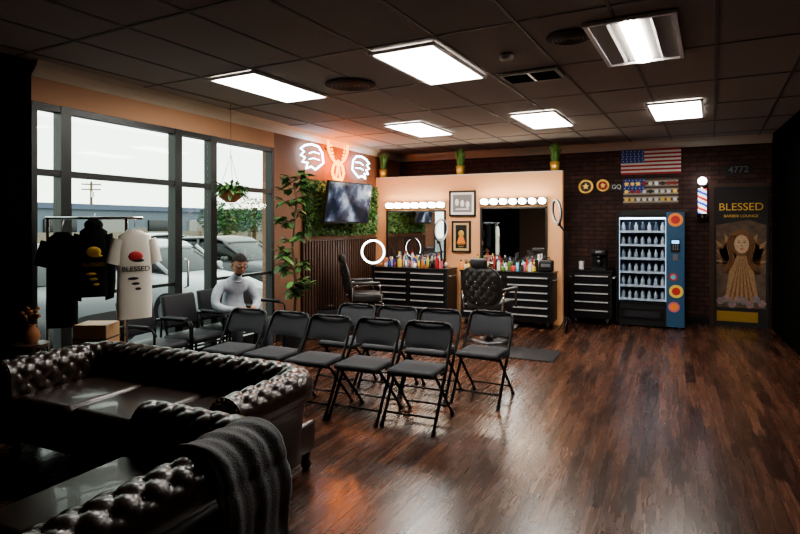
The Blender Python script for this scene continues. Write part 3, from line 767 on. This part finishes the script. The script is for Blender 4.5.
disc(1.68,.0,.105,ORG,RED); disc(.80,-.03,.06,RED,CYAN); disc(.58,.01,.10,YEL,RED); disc(.34,-.02,.08,PINK,ORG)
b.box((px,-d/2-.012,1.28),(.13,.012,.2),BLK); b.box((px,-d/2-.02,1.34),(.1,.004,.05),mat('keypad_screen',(.1,.3,.5),.3,emit=(.2,.6,1),es=1.0))
for i in range(3):
    for j in range(4): b.box((px-.03+.03*i,-d/2-.02,1.29-.022*j),(.018,.006,.014),STEEL)
b.box((px,-d/2-.012,1.1),(.07,.01,.09),STEEL)
for sx in(-1,1):
    for sy in(-1,1): b.cyl((sx*.42,sy*.28,0),(sx*.42,sy*.28,.045),.025,BLK)
b.obj('vending_machine',(-.26,10.04,0))

# ------------------------------------------------------------------ wall decor on back wall
def flag(nm,x,z,w,h,style):
    b=B(); sh=h/13
    for i in range(13):
        b.box((0,0,h/2-sh*(i+.5)),(w,.012,sh),(RED if i%2==0 else WHT) if style==0 else (DKWOOD if i%2==0 else mat('aged_wood_%d'%i,(.35,.3,.24),.7)))
    b.box((-w*.3,-.004,h/2-sh*3.5),(w*.4,.012,sh*7),BLUE)
    for r in range(5):
        for c in range(6):
            b.sph((-w*.47+w*.068*c+ (.0 if r%2 else .01),-.011,h/2-sh*(.9+1.3*r)),(.009,.002,.009),WHT,6,4)
    if style:
        for r in range(3):
            for c in range(9): b.cyl((-w*.44+w*.11*c,-.006,h/2-h*(.2+.3*r)),(-w*.44+w*.11*c,-.016,h/2-h*(.2+.3*r)),.032,random.choice([GOLD,STEEL,RED,WHT,GOLD,BLK]),n=14)
    b.obj(nm,(x,YB-.014,z))
flag('american_flag',-.27,2.66,.92,.42,0); flag('wooden_flag_with_coins',-.27,2.16,.84,.44,1)
def medal(x,z,m1,m2,r=.12):
    b=B(); b.cyl((0,0,0),(0,-.02,0),r,m1,n=32); b.cyl((0,-.02,0),(0,-.028,0),r*.75,m2,n=32); b.tube([(r*math.cos(t*pi/16),-.02,r*math.sin(t*pi/16)) for t in range(32)],.01,m1,6,True)
    b.prism([(r*.5*math.sin(q*pi/5)*(1 if q%2==0 else .45),-.03,r*.5*math.cos(q*pi/5)*(1 if q%2==0 else .45)) for q in range(10)],(0,-.004,0),m1)
    b.obj('wall_emblem',(x,YB-.004,z))
medal(-1.30,2.27,GOLD,DKWOOD); medal(-1.02,2.28,GOLD,RED,.10)
def basisM(loc): return Matrix.Translation(V(loc))@Matrix.Rotation(pi/2,4,'X')
b=B(); b.box((0,0,0),(.2,.01,.12),BLK); b.text('GQ',.10,WHT,basisM((0,-.008,0))); b.obj('small_wall_sign',(-.80,YB-.008,2.25))
b=B(); b.box((0,0,0),(.42,.01,.16),BLK); b.text('4772',.14,GREYC,basisM((0,-.008,0))); b.obj('address_sign',(1.0,YB-.008,2.47))
b=B()
b.lathe((0,0,-.3),[(.03,0),(.075,.03),(.08,.08)],CHR,24); b.lathe((0,0,.18),[(.08,0),(.075,.05),(.04,.07)],CHR,24); b.sph((0,0,.30),.065,mat('pole_globe',(1,1,1),.4,emit=(1,1,1),es=4),20,14)
PR=mat('pole_red',(.7,.03,.03),.3,emit=(.9,.04,.04),es=.4);PW=mat('pole_white',(.9,.9,.9),.3,emit=(1,1,1),es=.7);PBl=mat('pole_blue',(.03,.08,.6),.3,emit=(.04,.1,.9),es=.5)
n=36;rows=30
for kk,mm in((0,PR),(1,PW),(2,PBl),(3,PW)):
    vs=[];fs=[]
    for j in range(rows+1):
        for i in range(n): t=2*pi*i/n; vs.append((.062*math.cos(t),.062*math.sin(t),-.23+.42*j/rows))
    for j in range(rows):
        for i in range(n):
            if int(((i*4/n)+j*.32))%4==kk: k2=(i+1)%n; fs.append((j*n+i,j*n+k2,(j+1)*n+k2,(j+1)*n+i))
    b.add(vs,fs,mm,True)
b.box((0,.1,-.2),(.05,.09,.04),CHR); b.box((0,.1,.2),(.05,.09,.04),CHR)
b.obj('barber_pole',(.49,YB-.155,2.0))
# mural door
b=B(); x0,x1=.66,1.41; zt=2.2; w=x1-x0
b.box(((x0+x1)/2,0,zt/2),(w,.03,zt),mat('door_black',(.02,.018,.018),.6))
b.box((x0-.03,-.005,zt/2+.03),(.06,.05,zt+.06),DKWOOD); b.box(((x0+x1)/2,-.005,zt+.03),(w,.05,.06),DKWOOD)
yy=-.018; cx=1.03
def pl(pts,m,l): b.prism([(cx+p[0],yy-.003*l,p[1]) for p in pts],(0,-.003,0),m)
FE=[mat('mural_brown',(.22,.10,.045),.7,ns=30,var=.5),mat('mural_tan',(.36,.22,.11),.7,ns=30,var=.5),mat('mural_light',(.55,.38,.24),.7,var=.25)]
pl([(-.33,.3),(.33,.3),(.34,1.6),(.1,1.68),(-.34,1.6)],mat('mural_dark',(.13,.085,.06),.7,ns=9,var=.8),0)
for s in(-1,1):
    for k_ in range(9):
        a=1.3-.2*k_; r=.40+.03*(k_%2); c=(s*.04,1.0); dx_,dz=s*math.cos(a)*min(r,.33/max(.2,abs(math.cos(a)))),math.sin(a)*r+.08
        nx,nz_=-dz*.13,dx_*.13; pl([c,(c[0]+dx_*.6+nx,c[1]+dz*.6+nz_),(c[0]+dx_*.93,c[1]+dz),(c[0]+dx_*.6-nx,c[1]+dz*.6-nz_)],FE[k_%2],1)
pl([(-.22,.4),(.24,.4),(.16,.95),(.07,1.12),(-.05,1.12),(-.15,.95)],FE[1],2)
for k_ in range(6): pl([(-.18+.07*k_,.4),(-.15+.07*k_,.4),(-.02+.012*k_,1.1)],FE[0],3)
def wave(s): return [(cx+s*(.07+.04*math.sin(t*.9)+.012*t),yy-.012,1.44-.075*t) for t in range(9)]
b.sph((cx+.0,yy-.008,1.33),(.16,.006,.20),FE[0],24,12)
for s in(-1,1):
    for q in range(3): b.tube([(p[0]+s*.028*q,p[1],p[2]) for p in wave(s)],.012,FE[0],6)
b.sph((cx+.01,yy-.014,1.30),(.10,.006,.145),FE[2],24,12)
for s in(-1,1): b.sph((cx+.01+s*.038,yy-.02,1.33),(.018,.003,.008),BLK,8,6); b.tube([(cx+.01+s*.02,yy-.02,1.355),(cx+.01+s*.06,yy-.02,1.36)],.003,FE[0],5)
b.sph((cx+.01,yy-.02,1.225),(.026,.003,.009),RED,8,6); b.prism([(cx+.005,yy-.02,1.32),(cx+.024,yy-.02,1.26),(cx,yy-.02,1.26)],(0,-.002,0),FE[1])
RO=mat('mural_rose',(.38,.20,.20),.7,ns=40,var=.5)
for k_ in range(8):
    c=V((cx-.28+.08*k_,yy-.012,.40+.05*math.sin(k_*2.3)))
    for q in range(5):
        a=q*1.257+k_; pl([(c.x-cx+.0,c.z),(c.x-cx+.055*math.cos(a),c.z+.055*math.sin(a)),(c.x-cx+.06*math.cos(a+.6),c.z+.06*math.sin(a+.6)),(c.x-cx+.055*math.cos(a+1.2),c.z+.055*math.sin(a+1.2))],RO if (q+k_)%2 else GREYC,4)
b.text('BLESSED',.165,GOLDP,basisM((cx,yy-.006,1.88)),.004)
b.text('BARBER LOUNGE',.06,GOLDP,basisM((cx,yy-.006,1.74)),.003)
b.box((cx-.05,yy-.006,.16),(.56,.008,.16),GOLD); b.cyl((x0+.05,yy-.0,1.0),(x0+.05,yy-.06,1.0),.014,CHR); b.tube([(x0+.05,yy-.06,1.0),(x0+.15,yy-.06,1.0)],.01,CHR)
b.obj('door_1',(0,YB-.022,0))

# ------------------------------------------------------------------ exterior
GZ=-.25
b=B(); b.box((-55,20,GZ-.05),(97,150,.1),ASPH)
for i in range(14): b.box((-9.3,-2+2.75*i,GZ+.002),(4.6,.1,.004),WHT)
b.obj('parking_lot')
b=B(); b.box((-5.75,6,GZ+.07),(1.2,24,.14),CONC); b.obj('sidewalk')
GZ=-.245
def car(nm,loc,rz,paint,s=1):
    b=B(); 
    def ring_(x,hw,z0,z1): return (V((x,0,(z0+z1)/2)),V((0,hw,0)),V((0,0,(z1-z0)/2)))
    b.loft([ring_(-2.25,.62,.35,.75),ring_(-2.15,.82,.25,.92),ring_(-1.6,.9,.2,1.0),ring_(0,.92,.2,1.02),ring_(1.0,.91,.2,.99),ring_(1.7,.88,.22,.90),ring_(2.15,.78,.26,.78),ring_(2.28,.6,.35,.66)],paint,28,e=.45)
    CG=mat('car_window',(.006,.007,.008),.25,spec=.25)
    b.loft([ring_(-1.95,.70,.9,1.0),ring_(-1.45,.74,.9,1.38),ring_(-.9,.76,.9,1.50),ring_(.1,.76,.9,1.50),ring_(.5,.74,.9,1.38),ring_(1.15,.70,.88,.98)],CG,28,e=.5)
    b.loft([ring_(-1.5,.6,1.36,1.42),ring_(-1.0,.68,1.44,1.54),ring_(-.3,.70,1.46,1.56),ring_(.2,.67,1.44,1.53),ring_(.45,.6,1.38,1.43)],paint,24,e=.6)
    for s_ in(-1,1):
        b.tube([(1.15,s_*.68,.97),(.45,s_*.69,1.42)],.035,paint); b.tube([(-.35,s_*.76,.97),(-.35,s_*.72,1.48)],.035,paint); b.tube([(-1.85,s_*.68,.97),(-1.3,s_*.69,1.44)],.045,paint)
        b.rbox((.75,s_*1.0,1.03),(.12,.18,.12),paint,.04)
        for xw in(-1.4,1.4):
            b.cyl((xw,s_*.72,.33),(xw,s_*.94,.33),.33,BLK,n=28); b.cyl((xw,s_*.94,.33),(xw,s_*.95,.33),.21,STEEL,n=20)
        b.rbox((2.12,s_*.6,.66),(.16,.34,.13),WPL,.05); b.rbox((-2.15,s_*.62,.78),(.12,.3,.14),RED,.04)
    b.rbox((2.22,0,.5),(.1,.8,.2),BLK,.04); b.box((2.29,0,.42),(.02,.35,.1),WHT)
    b.obj(nm,loc,rz)
CW=mat('car_paint_white',(.42,.43,.45),.3,coat=.3); CG_=mat('car_paint_grey',(.06,.06,.065),.3,.3); CR=mat('car_paint_red',(.10,.02,.02),.3)
car('car',(-9.3,8.2,GZ),0,CW); car('car',(-9.2,5.35,GZ),.03,CG_); car('car',(-10.4,11.6,GZ),0,CG_); car('car',(-17,15.5,GZ),pi/2,CW); car('car',(-17.2,9.0,GZ),pi/2,CR)
b=B(); BE=mat('block_wall_beige',(.22,.18,.14),.9)
b.box((-26,28,.5),(.3,90,1.49),BE)
for i in range(20): b.box((-25.9,-14+4.5*i,.605),(.5,.4,1.7),BE)
b.obj('block_fence')
b=B(); WB=mat('warehouse_wall',(.12,.14,.17),.8); b.box((-57,52,1.66),(16,68,3.8),WB); b.box((-48.9,52,3.3),(.4,68,.5),mat('warehouse_trim',(.08,.10,.15),.7))
for i in range(11): b.box((-48.9,22+5.5*i,1.0),(.2,3,2.2),mat('bay_door',(.24,.23,.21),.8) if i%2 else SCREEN)
b.obj('warehouse')
b=B(); b.box((-44,6,1.46),(10,20,3.4),mat('shop_wall',(.24,.20,.16),.8)); b.box((-38.9,6,2.6),(.3,20,.5),mat('shop_trim',(.2,.1,.06),.8))
for i in range(5): b.box((-38.9,-2+4*i,.8),(.2,2.4,1.6),SCREEN)
b.obj('shop_building')
b=B(); b.cyl((0,0,GZ),(0,0,7.6),.22,TRUNK,.15)
dd=V((.6,.8,0))
for z in(7.2,6.5): b.tube([dd*-1.2+V((0,0,z)),dd*1.2+V((0,0,z))],.09,TRUNK)
for t in(-1,-.5,.5,1): b.cyl(dd*1.1*t+V((0,0,7.25)),dd*1.1*t+V((0,0,7.5)),.06,WPL)
b.cyl((.3,0,5.4),(.3,0,6.2),.22,STEEL); b.obj('utility_pole',(-72,53,0))
def tree(loc,h,r):
    b=B(); b.tube([(0,0,GZ),(.05,0,h*.5),(0,.05,h*.8)],[.14,.1,.05],TRUNK)
    for i in range(1300):
        a=random.random()*6.28; q=random.random()**.5*r; z=h*.62+random.uniform(-1,1)*r*.8*math.sqrt(max(0,1-(q/r)**2)); d=V((math.cos(a),math.sin(a),random.uniform(-.6,.8)))
        b.leaf((q*math.cos(a),q*math.sin(a),z),d,(0,0,1),.22,.13,GREEN2)
    b.obj('tree',loc)
tree((-20,22,0),3.0,1.2); tree((-21.5,26,0),3.4,1.4)

# ------------------------------------------------------------------ world, camera
w=bpy.data.worlds.new('sky'); sc.world=w; w.use_nodes=True; nt=w.node_tree; bg=nt.nodes['Background']
tc=nt.nodes.new('ShaderNodeTexCoord'); sp=nt.nodes.new('ShaderNodeSeparateXYZ'); rp=nt.nodes.new('ShaderNodeValToRGB')
nt.links.new(tc.outputs['Generated'],sp.inputs[0]); nt.links.new(sp.outputs[2],rp.inputs[0]); nt.links.new(rp.outputs[0],bg.inputs[0])
rp.color_ramp.elements[0].color=(.93,1,.90,1); rp.color_ramp.elements[1].color=(.62,.73,.74,1); bg.inputs[1].default_value=1.8
sc.view_settings.view_transform='AgX'
try: sc.view_settings.look='AgX - Medium High Contrast'
except Exception as e: print(e)
sc.view_settings.exposure=1.2
cam=bpy.data.cameras.new('camera'); co=bpy.data.objects.new('camera',cam); sc.collection.objects.link(co); sc.camera=co
co.location=(0,0,1.6); co.rotation_euler=(pi/2,0,math.radians(25.2)); cam.lens=36*570/800; cam.sensor_width=36; cam.shift_y=-.0525; cam.clip_end=500
